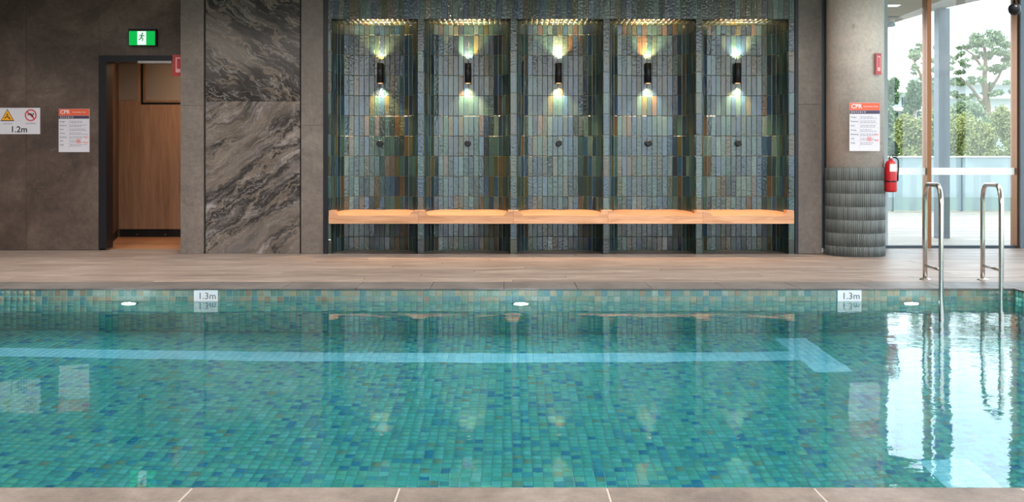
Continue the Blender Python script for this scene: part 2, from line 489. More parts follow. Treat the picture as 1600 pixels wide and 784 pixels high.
# outdoor deck
od = struct(MB().box(3.5, YG + .06, -.03, 14, 20.2, -.022).obj('outdoor_deck', M_SLAB), 'pale terrace decking outside the windows')
y = YG + .08
row = 0
while y < 20.0:
    x = 3.6 - (row * .9) % 2.4
    while x < 13.9:
        xa, xb = max(x, 3.6), min(x + 2.396, 13.9)
        if xb - xa > .1: MB().box(xa, y, -.02, xb, y + .136, random.uniform(-.001, .001)).obj('deck_board', M_DECKOUT, od)
        x += 2.4
    y += .14; row += 1

# coping: far edge stones, end and near edge
cop = struct(empty('pool_coping'), 'stone coping along the edges of the pool')
px = 94.0
xs = [atx(94 + k * 115.5, YE) for k in range(-1, 14)]
for k in range(-3, 16):
    xa = atx(94 + k * 115.5, YE) + .0015; xb = atx(94 + (k + 1) * 115.5, YE) - .0015
    if xa > XR + .4: break
    xb = min(xb, XR + .415)
    if xb < XL - .3: continue
    MB().box(xa, YE - .012, -.014, xb, 7.55, random.uniform(-.0004, .0004), .003).obj('coping_stone', M_COPING, cop)
for k in range(8):
    y1 = YE - .016 - k * .585; y0 = max(y1 - .582, YN - .4)
    MB().box(XR - .012, y0, -.014, XR + .415, y1, 0, .003).obj('coping_stone', M_COPING, cop)
    if y0 <= YN - .39: break
for k in range(-12, 7):
    xa = atx(948.6 + k * 324.5, YN) + .002; xb = atx(948.6 + (k + 1) * 324.5, YN) - .002
    if xa > XR: break
    xb = min(xb, XR - .016); xa = max(xa, XL - .4)
    if xb < XL: continue
    MB().box(xa, YN - .41, -.02, xb, YN + .012, random.uniform(-.0003, .0003), .003).obj('coping_stone', M_NEARCOPING, cop)
    MB().box(xb - .001, YN - .41, -.012, xb + .005, YN + .006, -.001).obj('joint', plain('pale_joint', 'b5aba3', .8) if 'pale_joint' not in bpy.data.materials else bpy.data.materials['pale_joint'], cop)

# pool shell
P = .05; TS = .0465
pw = struct(MB().box(XL, YE + .0025, FZ - .2, XR, YE + .019, -.014).obj('pool_wall', M_POOLGROUT), 'far pool wall lined with small teal mosaic')
MB().box(XR + .008, YN - .019, FZ - .2, XR + .019, YE + .019, -.014).obj('end_wall', M_POOLGROUT, pw)
MB().box(XL - .019, YN - .019, FZ - .2, XL, YE + .019, -.014).obj('end_wall', M_POOLTILE, pw)
MB().box(XL, YN - .019, FZ - .2, XR, YN - .005, -.02).obj('near_wall', M_POOLTILE, pw)
pf = struct(MB().box(XL, YN - .005, FZ - .2, XR + .008, YE + .008, FZ - .003).obj('pool_floor', M_POOLGROUT), 'teal mosaic floor of the pool under water')
small = tile_mesh('tile', TS, TS, .008, M_POOLTILE, .003)
edge_tile = tile_mesh('tile', TS, TS, .008, M_EDGETILE, .003)
lane_tile = tile_mesh('tile', TS, TS, .008, M_LANETILE, .003)
# far wall: two water-line rows as single tiles, the rest joined
cells = []; single = []
nrow = int((-.014 - FZ) / P)
ncol = int((XR - XL) / P)
for r in range(nrow):
    for c in range(ncol):
        cx, cz = XR - P / 2 - c * P, -.014 - P / 2 - r * P
        if r < 2: single.append((abs(cx), cx, cz))
        else: cells.append((cx, YE + .008, cz))
single.sort()
for _, cx, cz in single[:300]: link('tile', edge_tile, pw, (cx, YE + .008, cz))
f0 = tile_field([(cx, YE + .008, cz) for _, cx, cz in single[300:]], (1, 0, 0), (0, 0, 1), (0, -1, 0), TS, TS)
tag(field_obj('waterline_mosaic', [f0], M_EDGETILE, pw), kind='stuff')
f1 = tile_field(cells, (1, 0, 0), (0, 0, 1), (0, -1, 0), TS, TS)
cells = [(XR + .008, YE - P / 2 - c * P, -.014 - P / 2 - r * P) for r in range(nrow) for c in range(int((YE - YN) / P))]
f2 = tile_field(cells, (0, -1, 0), (0, 0, 1), (-1, 0, 0), TS, TS)
tag(field_obj('mosaic', [f1, f2], M_POOLTILE, pw), kind='stuff')
# floor
lane1 = struct(empty('lane_line'), 'pale blue mosaic lane line ending in a T, in mid pool')
lane2 = struct(empty('lane_line'), 'second pale blue lane marking close to the near pool edge')
floor_cells, l1, l2 = [], [], []
for i in range(ncol):
    for j in range(int((YE - YN) / P)):
        cx, cy = XR - P / 2 - i * P, YE - P / 2 - j * P
        d = cx * cx + cy * cy
        if (34 <= i < 39 and 4 <= j < 23) or (i >= 39 and 12 <= j < 17): l1.append((d, cx, cy))
        elif (34 <= i < 39 and 53 <= j < 72) or (i >= 39 and 60 <= j < 65): l2.append((d, cx, cy))
        else: floor_cells.append((d, cx, cy))
def vis(cx, cy): return cy > 4.15 and abs(cx) < cy * .575
def lay(cs, me, mat, parent, n=300):
    v = sorted(c for c in cs if vis(c[1], c[2])); one = v[:n]; rest = v[n:] + [c for c in cs if not vis(c[1], c[2])]
    for _, cx, cy in one: link('tile', me, parent, (cx, cy, FZ - .008), (-PI / 2, 0, 0))
    if rest: tag(field_obj('mosaic', [tile_field([(cx, cy, FZ - .008) for _, cx, cy in rest], (1, 0, 0), (0, 1, 0), (0, 0, 1), TS, TS)], mat, parent), kind='stuff')
lay(floor_cells, small, M_POOLTILE, pf)
M_LANEGROUT = plain('pale_lane_grout', '9fdbe0', .8)
for ln, (ya, yb, yc, yd) in ((lane1, (YE - 17 * P, YE - 12 * P, YE - 23 * P, YE - 4 * P)), (lane2, (YE - 65 * P, YE - 60 * P, YE - 72 * P, YE - 53 * P))):
    MB().box(XL, ya, FZ - .0035, XR - 39 * P, yb, FZ - .0022).box(XR - 39 * P, yc, FZ - .0035, XR - 34 * P, yd, FZ - .0022).obj('grout_bed', M_LANEGROUT, ln)
lay(l1, lane_tile, M_LANETILE, lane1)
lay(l2, lane_tile, M_LANETILE, lane2, 40)

# water
wat = MB().box(XL - .006, YN - .012, FZ - .1, XR + .014, YE + .014, WZ).obj('pool_water', M_WATER)
tag(wat, 'clear teal water filling the pool', 'water', kind='stuff')

# walls
LJ = atx(155, YL); RJ = atx(282, YP)     # door opening
HZ = atz(87, YL)                          # top of door frame
wall_left = struct(empty('wall_left'), 'dark brown stone wall with the open doorway')
M_JOINTD = plain('dark_joint', '1c1817', .8)
MB().box(X0, YL + .02, 0, LJ, YL + .16, ZC).box(LJ, YL + .02, HZ, RJ + .02, YL + .16, ZC).box(RJ - .12, YL + .02, 0, RJ + .02, YL + .16, HZ).obj('backing', M_JOINTD, wall_left)
xsj = [X0, -8.1, -6.9, atx(41, YL), LJ]
for a, b in zip(xsj[:-1], xsj[1:]):
    MB().box(a + .0015, YL, 0.003, b - .0015, YL + .02, 2.95, .001).obj('stone_panel', M_DARKSTONE, wall_left)
    MB().box(a + .0015, YL, 2.953, b - .0015, YL + .02, ZC - .001).obj('stone_panel', M_DARKSTONE, wall_left)
MB().box(LJ + .0015, YL, HZ + .002, RJ + .018, YL + .02, ZC - .001, .001).obj('stone_panel', M_DARKSTONE, wall_left)

def pilaster(pa, pb, jy, label, y=YP, mat=M_PILASTER):
    o = struct(empty('stone_pilaster'), label)
    xa, xb = atx(pa, y), atx(pb, y); zj = atz(jy, y)
    MB().box(xa + .004, y + .012, 0, xb - .004, y + .42, ZC).obj('backing', M_JOINTD, o)
    MB().box(xa, y, .003, xb, y + .41, zj - .0012, .0015).obj('stone_panel', mat, o)
    MB().box(xa, y, zj + .0012, xb, y + .41, ZC - .002, .0015).obj('stone_panel', mat, o)
    return o
pilaster(282, 318, 165, 'grey brown stone pilaster right of the doorway')
pilaster(470.5, 505, 196, 'grey brown stone pilaster between marble and green alcoves')
pilaster(1247.5, 1284, 163, 'grey stone pilaster between green alcoves and round column')
mw = struct(empty('marble_wall'), 'veined marble wall beside the doorway')
xa, xb = atx(320.5, YP), atx(468, YP); zj = atz(158, YP)
MB().box(xa - .02, YP + .035, 0, xb + .02, YP + .42, ZC).obj('backing', M_JOINTD, mw)
MB().box(xa, YP + .015, .003, xb, YP + .035, zj - .001, .001).obj('marble_slab', M_MARBLE_LOW, mw)['label'] = 'lower marble slab with pale flowing veins'
MB().box(xa, YP + .015, zj + .001, xb, YP + .035, ZC, .001).obj('marble_slab', M_MARBLE_TOP, mw)['label'] = 'darker upper marble slab'
struct(MB().box(atx(505, YP), YP - .004, 0, atx(512, YP) + .001, YP + .42, ZC).obj('trim_1', M_BLACKTRIM), 'dark metal edge strip left of the green alcoves')
struct(MB().box(atx(1242.3, YP), YP - .004, 0, atx(1247.3, YP), YP + .42, ZC).obj('trim_2', M_BLACKTRIM), 'dark metal edge strip right of the green alcoves')
struct(MB().box(atx(1284.5, YP), YP + .10, .06, 3.60, YP + .14, ZC).obj('trim_3', M_GREYFRAME), 'grey metal strip between pilaster and column')
MB().box(atx(1285.5, YP), YP + .085, .005, atx(1290.5, YP), YP + .10, .055, .003).obj('white_socket', M_WHITE, bpy.data.objects['trim_3'])
struct(MB().box(3.42, YP + .60, 0, 4.28, YG + .05, ZC).obj('wall_right', M_PAINT), 'short wall hidden behind the round column')
struct(MB().box(X0, YL + .44, -.02, -5.6, YL + .5, ZC).box(-2.2, YP + .62, 0, 3.42, YP + .72, ZC).obj('wall_back', M_PAINT), 'solid wall behind the tiled alcoves')

# ceiling, far-left and camera-side walls (glazed on the window sides)
struct(MB().box(X0, YB, ZC, X1, YG + .05, ZC + .15).obj('ceiling', M_CEIL), 'plain pale ceiling over the pool hall')
struct(MB().box(X0 - .15, YB, -.02, X0, YG, ZC).obj('wall_side', M_DARKSTONE), 'dark stone wall at the left end of the hall')
WX = -3.0
wf = struct(MB().box(X0, YB - .2, -.02, WX, YB, ZC).box(WX, YB - .2, 3.25, X1, YB, ZC).obj('wall_front', M_PAINT), 'glazed wall behind the camera')
w1 = struct(empty('window_1'), 'tall glazing behind the camera')
for k in range(9):
    x = WX + .05 + k * (X1 - WX - .15) / 8
    MB().box(x - .03, YB - .15, 0, x + .03, YB - .05, 3.25).obj('mullion', M_GREYFRAME, w1)
    if k < 8: MB().box(x + .03, YB - .105, 0, x + (X1 - WX - .15) / 8 - .03, YB - .095, 3.25).obj('pane', M_GLASS, w1)
w2 = struct(empty('window_2'), 'tall glazing along the right end of the hall')
for k in range(7):
    y = YB + k * (YG - YB) / 6
    MB().box(X1 - .02, y - .03, 0, X1 + .08, y + .03, ZC).obj('mullion', M_GREYFRAME, w2)
    if k < 6: MB().box(X1 + .025, y + .03, 0, X1 + .035, y + (YG - YB) / 6 - .03, ZC).obj('pane', M_GLASS, w2)

# window_3: the glazing seen at the right
w3 = struct(empty('window_3'), 'tall bronze framed glazing to the right of the column')
xm0, xm1 = atx(1449, 10.70), atx(1455.5, 10.70)
MB().box(xm0, 10.70, 0, xm1, 10.84, ZC, .002).obj('mullion', M_BRONZE, w3)
xr0 = atx(1589, 10.70)
MB().box(xr0, 10.70, 0, xr0 + .02, 10.84, ZC).obj('mullion', M_BRONZE, w3)
MB().box(xr0 + .02, 10.66, 0, X1 + .1, 10.88, ZC, .003).obj('corner_post', M_GREYFRAME, w3)
MB().box(4.28, 10.72, 0, xr0, 10.80, .03).obj('bottom_track', M_TRACK, w3)
MB().box(4.28, 10.70, 3.2, xr0, 10.84, ZC).obj('head', M_GREYFRAME, w3)
for a, b in ((4.29, xm0), (xm1, xr0)):
    MB().box(a, YG - .004, .03, b, YG + .004, 3.2).obj('pane', M_GLASS, w3)
    MB().box(a, YG - .0065, atz(273, YG), b, YG - .0045, atz(262, YG)).obj('frosted_band', M_FROST, w3)
w3_white = MB().box(4.29, 10.735, .03, 4.44, 10.785, 3.2).obj('jamb', plain('pale_jamb', 'a9b0b3', .5), w3)

# ================================================================ GREEN ALCOVES
FX = [-2.028 + 1.021 * k for k in range(6)]
AW, AD, AR = .955, .42, .15
ROWZ = [0.004, .159] + [.159 + .2303 * k for k in range(1, 11)] + [2.58]
TW, TG = .0597, .0022
def _plan():
    pts = []
    for i in range(2001):
        th = PI * i / 2000
        cx, sy = -math.cos(th), math.sin(th)
        pts.append((AW / 2 * math.copysign(abs(cx) ** (2 / 3.2), cx), AD * abs(sy) ** (2 / 3.2)))
    L = [0.0]
    for p, q in zip(pts[:-1], pts[1:]): L.append(L[-1] + math.hypot(q[0] - p[0], q[1] - p[1]))
    return np.array(pts), np.array(L)
PLAN, PLEN = _plan()
LTOT = float(PLEN[-1])
def path(s):
    """arc-length along the curved back of an alcove -> (x, y, turn about z of a tile that faces the room)"""
    x = float(np.interp(s, PLEN, PLAN[:, 0])); y = float(np.interp(s, PLEN, PLAN[:, 1]))
    e = .004
    xa, ya = np.interp(s - e, PLEN, PLAN[:, 0]), np.interp(s - e, PLEN, PLAN[:, 1])
    xb, yb = np.interp(s + e, PLEN, PLAN[:, 0]), np.interp(s + e, PLEN, PLAN[:, 1])
    return x, y, math.atan2(yb - ya, xb - xa)
NT_ = round(LTOT / .0597)
rowmesh = {}
for r in range(len(ROWZ) - 1):
    h = round(ROWZ[r + 1] - ROWZ[r] - TG, 4)
    if h not in rowmesh: rowmesh[h] = tile_mesh('tile', LTOT / NT_ - TG, h, .008, M_GREENTILE, .0035)
names = ['leftmost', 'second', 'middle', 'fourth', 'rightmost']
ords = ['leftmost green tiled alcove next to the marble', 'second green tiled alcove from the marble', 'middle green tiled alcove of the five',
        'green tiled alcove just left of the rightmost one', 'rightmost green tiled alcove next to the column side']
for k in range(5):
    cx = (FX[k] + FX[k + 1]) / 2
    al = struct(empty('tiled_alcove', (cx, YP, 0)), ords[k])
    # grout shell behind the tiles
    sh = MB(); N = 60
    def inset(q):
        x, y, a = path(q); return (x + math.sin(a) * .0025, max(.0, y - math.cos(a) * .0025), a)
    pts = [inset(min(max(LTOT * i / N, .001), LTOT - .001)) for i in range(N + 1)]
    for i in range(N):
        (xa, ya, a1), (xb, yb, a2) = pts[i], pts[i + 1]
        sh.quad([(xa, ya, 0), (xb, yb, 0), (xb, yb, 2.6), (xa, ya, 2.6)])
    b = len(sh.v)
    sh.box(-AW / 2 - .033, AD + .002, 0, AW / 2 + .033, AD + .03, 2.6)
    sh.obj('grout_bed', M_GROUT, al)
    # tiles
    n = 0
    for c in range(NT_):
        x, y, a = path(LTOT * (c + .5) / NT_)
        hid = (cx + x > 0 and c >= NT_ - 4) or (cx + x < 0 and c < 4)
        for r in range(len(ROWZ) - 1):
            h = round(ROWZ[r + 1] - ROWZ[r] - TG, 4)
            if n < 300:
                o = link('tile', rowmesh[h], al, (x, y, (ROWZ[r] + ROWZ[r + 1]) / 2), (math.radians(random.gauss(0, .7)), 0, a + math.radians(random.gauss(0, 1.3))))
                n += 1
            else:
                # tiles past the limit (the last columns towards the opening): one joined part
                if n == 300: rest = []
                rest.append((x, y, (ROWZ[r] + ROWZ[r + 1]) / 2, a, h)); n += 1
    vv, ff, tt = [], [], []; kk = 0
    for (x, y, z, a, h) in rest:
        v, f, t = tile_field([(x, y, z)], (math.cos(a), math.sin(a), 0), (0, 0, 1), (math.sin(a), -math.cos(a), 0), LTOT / NT_ - TG, h, .008, .0035)
        vv.append((v, f, t))
    tag(field_obj('tile_rest', vv, M_GREENTILE, al), kind='stuff')
    # soffit
    sf = []
    for i in range(16):
        x = -AW / 2 + (i + .5) * AW / 16
        dd = AD - .005
        dd = max(.05, AD * (1 - (abs(x) / (AW / 2)) ** 3.2) ** (1 / 3.2) - .01)
        for q0, q1 in ((0.012, min(.21, dd)), (.212, dd)):
            if q1 - q0 < .02: continue
            sf.append(tile_field([(x, (q0 + q1) / 2, 2.588)], (1, 0, 0), (0, 1, 0), (0, 0, -1), AW / 16 - .002, q1 - q0, .006, .003))
    so = field_obj('soffit_tiles', sf, M_GREENTILE, al); tag(so, kind='stuff')
    MB().box(-AW / 2 - .03, .012, 2.588, AW / 2 + .03, AD + .02, 2.62).obj('soffit_board', M_GROUT, al)
finl = ['far left tiled fin at the marble side', 'tiled fin between first and second alcove', 'tiled fin between second and middle alcove',
        'tiled fin right of the middle alcove', 'tiled fin left of the rightmost alcove', 'far right tiled fin by the pilaster']
hw = (1.021 - AW) / 2
for k in range(6):
    xa, xb = FX[k] - hw + .001, FX[k] + hw - .001
    if k == 0: xa = FX[k] + .001
    f = struct(empty('tiled_fin', ((xa + xb) / 2, YP, 0)), finl[k])
    w = xb - xa
    MB().box(-w / 2, .0035, 0, w / 2, AD, 2.62).obj('fin_body', M_GROUT, f)
    for r in range(len(ROWZ) - 1):
        h = ROWZ[r + 1] - ROWZ[r] - TG
        me = tile_mesh('tile', w, h, .008, M_GREENTILE, .003)
        link('tile', me, f, (0, .009, (ROWZ[r] + ROWZ[r + 1]) / 2))
# bulkhead above
bk = struct(empty('tiled_bulkhead', (0, YP, 0)), 'green tiled band above the alcoves')
bx0, bx1 = FX[0], FX[5] + hw
MB().box(bx0, .0032, 2.585, bx1, AD + .05, ZC - .002).obj('bulkhead_body', M_GROUT, bk)
nbk = 86; bw = (bx1 - bx0) / nbk
me = tile_mesh('tile', bw - TG, .2303 - TG, .008, M_GREENTILE, .0035)
rest = []
for i in range(nbk):
    for r in range(3):
        z = 2.582 + .2303 * (r + .5)
        if r < 2: link('tile', me, bk, (bx0 + (i + .5) * bw, .008, z), (math.radians(random.gauss(0, .5)), 0, math.radians(random.gauss(0, .7))))
        else: rest.append((bx0 + (i + .5) * bw, .008, z))
tag(field_obj('tile_rest', [tile_field(rest, (1, 0, 0), (0, 0, 1), (0, -1, 0), bw - TG, .228, .008, .0035)], M_GREENTILE, bk), kind='stuff')

# ================================================================ BENCHES, SCONCES, KNOBS
bl = ['oak bench in the leftmost green alcove, beside the marble wall', 'oak bench in the second green alcove from the left',
      'oak bench in the middle green alcove', 'oak bench in the fourth green alcove, left of the rightmost one', 'oak bench in the rightmost green alcove, nearest the column']
sl = ['black cylinder wall lamp in the leftmost alcove', 'black cylinder wall lamp in the second alcove from the left', 'black cylinder wall lamp in the middle alcove',
      'black cylinder wall lamp in the fourth alcove from the left', 'black cylinder wall lamp in the rightmost alcove']
kl = ['round black robe hook under the leftmost lamp', 'round black robe hook under the second lamp from the left', 'round black robe hook under the middle lamp',
      'round black robe hook under the fourth lamp from the left', 'round black robe hook under the rightmost lamp']
for k in range(5):
    cx = (FX[k] + FX[k + 1]) / 2
    xa, xb = FX[k] - cx, FX[k + 1] - cx
    if k == 0: xa = at(513.5, 0, 9.79).x - cx
    if k == 4: xb = at(1241, 0, 9.79).x - cx
    xa += .001; xb -= .001
    b = tag(empty('timber_bench', (cx, 9.79, .345)), bl[k], 'bench', 'oak benches in the tiled alcoves')
    zt, zs = .140, .088
    MB().prism([(xa, 0), (xb, 0), (xb, zt), (xb - .055, zt), (xb - .055 - .05, zs), (xa + .055 + .05, zs), (xa + .055, zt), (xa, zt)], 0, .032).obj('front_board', M_BENCH, b)
    # sloping seat, chamfered at the rear corners
    s = MB(); u = AW / 2 - .012
    pl = [(-u, .035), (u, .035), (u, .50), (u - .10, .60), (-u + .10, .60), (-u, .50)]
    n = len(pl); zf = lambda y: .080 + (y - .035) / .565 * .045
    s.v = [(x, y, zf(y) - .03) for x, y in pl] + [(x, y, zf(y)) for x, y in pl]
    s.f = [tuple(reversed(range(n))), tuple(range(n, 2 * n))] + [(i, (i + 1) % n, n + (i + 1) % n, n + i) for i in range(n)]
    s.mi = [0] * len(s.f); s.sm = [False] * len(s.f)
    s.obj('seat', M_BENCH, b)
    for sx in (-1, 1):
        e = xa if sx < 0 else xb
        MB().prismz([(e, .033), (e - sx * .055, .033), (e - sx * .055, .195), (e, .195)] if sx < 0 else [(e - .055, .033), (e, .033), (e, .195), (e - .055, .195)], .0, zt).obj('end_block', M_BENCH, b)
    MB().box(-.03, .585, zs + .025, .03, .60, zs + .050, .003).obj('metal_tab', M_GREYFRAME, b)
    # sconce
    sx_ = at([594, 731, 873, 1013, 1153][k], 0, 10.345).x
    z0, z1 = atz(130, 10.345), atz(98.5, 10.345)
    s = tag(empty('wall_sconce', (sx_, YP + AD - .008, (z0 + z1) / 2)), sl[k], 'wall lamp', 'cylinder wall lamps in the tiled alcoves')
    hh = (z1 - z0) / 2
    m_ = MB(); m_.lathe([(.030, -hh + .004), (.036, -hh + .003), (.036, -hh), (.037, -hh), (.037, hh), (.036, hh), (.036, hh - .003), (.030, hh - .004)], (0, -.052, 0), 28)
    m_.obj('lamp_body', M_BLACK, s)
    MB().box(-.02, -.02, -.05, .02, 0, .05, .004).obj('wall_bracket', M_BLACK, s)
    for dz in (-1, 1):
        MB().lathe([(.028, -.001), (.028, .001)], (0, -.052, dz * (hh - .002)), 24).obj('lens', M_SCONCELENS, s)
        L = bpy.data.lights.new('sconce_light', 'SPOT'); L.energy = SCONCE_W * (1.25 if dz > 0 else 1); L.color = (1, .60, .32); L.spot_size = math.radians(100); L.spot_blend = .8; L.shadow_soft_size = .02
        lo = bpy.data.objects.new('sconce_light', L); lo.parent = s; lo.location = (0, -.052, dz * (hh + .006))
        lo.rotation_euler = (0 if dz < 0 else PI, 0, 0); COL.objects.link(lo)
    # knob
    kx, kz = at([594, 731, 873, 1013, 1153][k], 224, 10.40).x, atz(224, 10.40)
    q = tag(empty('robe_hook', (kx, YP + AD - .008, kz)), kl[k], 'hook', 'round robe hooks under the alcove lamps')
    MB().lathe([(.020, 0), (.020, .012), (.012, .016), (.012, .03), (.034, .034), (.036, .05), (.034, .058), (.028, .061)], (0, 0, 0), 28, 'y').obj('knob_head', M_BLACK, q)
    MB().lathe([(.024, -.001), (.024, .004)], (0, 0, 0), 28, 'y').obj('back_plate', M_BLACKTRIM, q)

# ================================================================ DOORWAY AND CORRIDOR
d1 = struct(empty('door_1'), 'black framed open doorway to the timber corridor')
jw = atx(167, YL) - LJ
MB().box(LJ, YL - .015, .02, LJ + jw, YL + .16, HZ).obj('jamb', M_BLACKTRIM, d1)
MB().box(LJ + jw, YL - .015, HZ - .073, RJ, YL + .16, HZ).obj('head', M_BLACKTRIM, d1)
MB().box(RJ - .155, YL + .0, .02, RJ - .12, YL + .16, HZ - .073).obj('jamb', M_BLACKTRIM, d1)
MB().box(at(217, 0, YL).x, YL - .035, atz(99.5, YL), at(270, 0, YL).x, YL - .015, atz(95.5, YL), .003).obj('closer_arm', plain('pale_metal', 'a3a09e', .35, .6), d1)
MB().box(at(222, 0, YL).x, YL - .025, atz(96, YL), at(240, 0, YL).x, YL - .012, atz(91, YL), .003).obj('closer_body', M_BLACKTRIM, d1)
YC = 12.45
xc0 = atx(185, YC)
cr = struct(empty('corridor'), 'timber lined corridor behind the open doorway')
cf = MB(); cf.box(-5.9, YL, -.02, -3.4, 13.2, -.004).obj('corridor_floor', M_CORRFLOOR, cr)
y = YL + .17; r = 0
while y < YC - .02:
    MB().box(-5.75, y, -.004, -3.62, min(y + .137, YC), 0.0, .001).obj('floor_board', M_CORRFLOOR, cr); y += .14
# threshold
MB().box(LJ + jw, YL - .005, -.01, RJ - .0, YL + .168, .002).obj('threshold', M_DECK, cr)
MB().box(-5.9, YL + .17, 2.55, -3.4, 13.2, 2.7).obj('corridor_ceiling', M_CEIL, cr)
MB().box(-3.62, YL + .17, 0, -3.45, 13.2, 2.55).obj('corridor_wall', M_CORRWOOD, cr)
MB().box(-5.9, YC + .04, 0, -3.4, YC + .2, 2.55).obj('corridor_wall', M_CORRWOOD, cr)
# angled left wall made of upright timber boards, with a black plinth
ax, ay, bx_, by_ = LJ + .0, YL + .17, xc0, YC - .0
L_ = math.hypot(bx_ - ax, by_ - ay); ang = math.atan2(by_ - ay, bx_ - ax); nbd = 10
lw = link('side_wall', MB().box(0, .02, 0, L_, .1, 2.55).mesh('side_wall', M_DARKTRIM), cr, (ax, ay, 0), (0, 0, ang))
for i in range(nbd):
    MB().box(i * L_ / nbd + .0015, -.004, .105, (i + 1) * L_ / nbd - .0015, .02, 2.54, .002).obj('wall_board', M_CORRWOOD, lw)
MB().box(0, .006, 0, L_, .02, .105).obj('plinth', M_DARKTRIM, lw)
# cabinet
cb = tag(empty('locker_cabinet', (xc0, YC, 0)), 'tall timber veneer cabinet with obscured upper panes in the corridor', 'cabinet')
def cx_(p): return atx(p, YC) - xc0
W_ = -3.63 - xc0
MB().box(0, .01, .105, W_, .035, 2.5).obj('carcass', M_DARKTRIM, cb)
MB().box(.015, .006, 0, W_, .035, .103).obj('plinth', M_DARKTRIM, cb)
MB().box(0.001, -.012, .108, cx_(220.5) - .001, .01, atz(157, YC) - .001, .0015).obj('door', M_CABINET, cb)
dr = MB().box(cx_(220.5) + .002, -.012, .108, W_ - .01, .01, atz(163.5, YC), .0015).obj('door', M_CABINET, cb)
# upper left pane
x0_, x1_ = .001, cx_(220.5) - .02
fr = MB().box(x1_ - .03, -.012, atz(157, YC), cx_(220.5) - .001, .01, 2.5).obj('upper_frame', M_CABINET, cb)
MB().box(x0_, -.008, atz(157, YC), x1_ - .03, .008, 2.45).obj('upper_pane', M_CABGLASS, cb)
# framed window
x0_, x1_ = cx_(221.5), W_ - .01; z0_ = atz(162.5, YC)
wd = MB().box(x0_, -.018, z0_ + .001, x0_ + .02, .008, 2.5).box(x0_ + .02, -.018, z0_ + .001, x1_, .008, z0_ + .02).obj('window_frame', M_BLACK, cb)
MB().box(x0_ + .022, -.012, z0_ + .022, x0_ + .055, .008, 2.5).box(x0_ + .055, -.012, z0_ + .022, x1_ - .10, .008, z0_ + .05).box(x1_ - .10, -.012, z0_ + .022, x1_, .008, 2.5).obj('inner_frame', M_CABINET, cb)
MB().box(x0_ + .055, -.004, z0_ + .05, x1_ - .10, .006, 2.5).obj('upper_pane', M_CABGLASS, cb)
for p in (214, 258):
    MB().lathe([(.012, 0), (.012, .008), (.008, .010)], (cx_(p), .006, .035), 16, 'y').obj('metal_stud', M_STEEL, cb)
for i, yy in enumerate((11.1, 11.9)):
    dl = tag(empty('recessed_downlight', (-3.95, yy, 2.55)), None, None)
    tag(dl, ['warm recessed ceiling light just inside the corridor', 'warm recessed ceiling light deeper in the corridor'][i], 'ceiling light', 'corridor ceiling lights')
    MB().lathe([(.06, -.006), (.06, -.001)], (0, 0, 0), 24).obj('trim_ring', M_WHITE, dl)
    MB().lathe([(.045, -.008), (.045, -.0065)], (0, 0, 0), 24).obj('diffuser', emit('warm_corridor_lamp', 'ffdab0', 420) if 'warm_corridor_lamp' not in bpy.data.materials else bpy.data.materials['warm_corridor_lamp'], dl)

# ================================================================ ADDED FILL LIGHTS ABOVE THE HALL
for i in range(5):  # large glowing panels added out of view to brighten the whole hall
    for j in range(1):
        o = tag(empty('added_fill_panel', (-6.9 + i * 2.95, .7 + j * 3.85, ZC)), ['first', 'second', 'third', 'fourth', 'fifth'][i] + ' added fill light panel from the left, unseen above the near side of the pool', 'ceiling light', 'unseen fill panels added over the pool')
        MB().box(-1.40, -1.85, -.02, 1.40, 1.85, -.001, .003).obj('panel_frame', M_WHITE, o)
        MB().box(-1.37, -1.82, -.024, 1.37, 1.82, -.0205).obj('diffuser', M_FILLPANEL, o)

dlab = ['first', 'second', 'third', 'fourth', 'fifth', 'sixth', 'seventh']
for i in range(7):  # unseen downlights added to lift the deck and the far walls
    o = tag(empty('recessed_downlight', (-6.6 + i * 1.95, 8.1, ZC)), dlab[i] + ' added fill downlight from the left, unseen above the timber deck', 'ceiling light', 'added deck fill lights')
    MB().lathe([(.055, -.003), (.085, -.008), (.085, -.001)], (0, 0, 0), 28).obj('trim_ring', M_WHITE, o)
    MB().lathe([(.05, -.0045), (.05, -.0035)], (0, 0, 0), 24).obj('lens', M_DECKLENS, o)
    L = bpy.data.lights.new('deck_fill_light', 'SPOT'); L.energy = DECK_W; L.color = (1, .94, .88); L.spot_size = math.radians(150); L.spot_blend = 1; L.shadow_soft_size = .05
    lo = bpy.data.objects.new('deck_fill_light', L); lo.parent = o; lo.location = (0, 0, -.015); COL.objects.link(lo)

# ================================================================ COLUMN
CX, CY = 3.742, 9.92
cl = struct(empty('round_column', (CX, CY, 0)), 'round concrete column clad in grey tiles to waist height')
RC = .297
MB().lathe([(RC, .93), (RC, ZC)], (0, 0, 0), 96).obj('concrete_shaft', M_CONCRETE, cl)
MB().lathe([(.3065, 0), (.3065, .945), (.298, .946)], (0, 0, 0), 96).obj('grout_core', M_FINGERGROUT, cl)
parts = []; zt = .947; nr = 90
for r in range(7):
    z1 = zt - r * .140; z0 = max(z1 - .1375, .003)
    for i in range(nr):
        a = 2 * PI * i / nr
        parts.append(tile_field([(.303 * math.cos(a), .303 * math.sin(a), (z0 + z1) / 2)], (-math.sin(a), math.cos(a), 0), (0, 0, 1), (math.cos(a), math.sin(a), 0), 2 * PI * .303 / nr - .0022, z1 - z0, .007, .003))
tag(field_obj('finger_tiles', parts, M_FINGER, cl), kind='stuff')

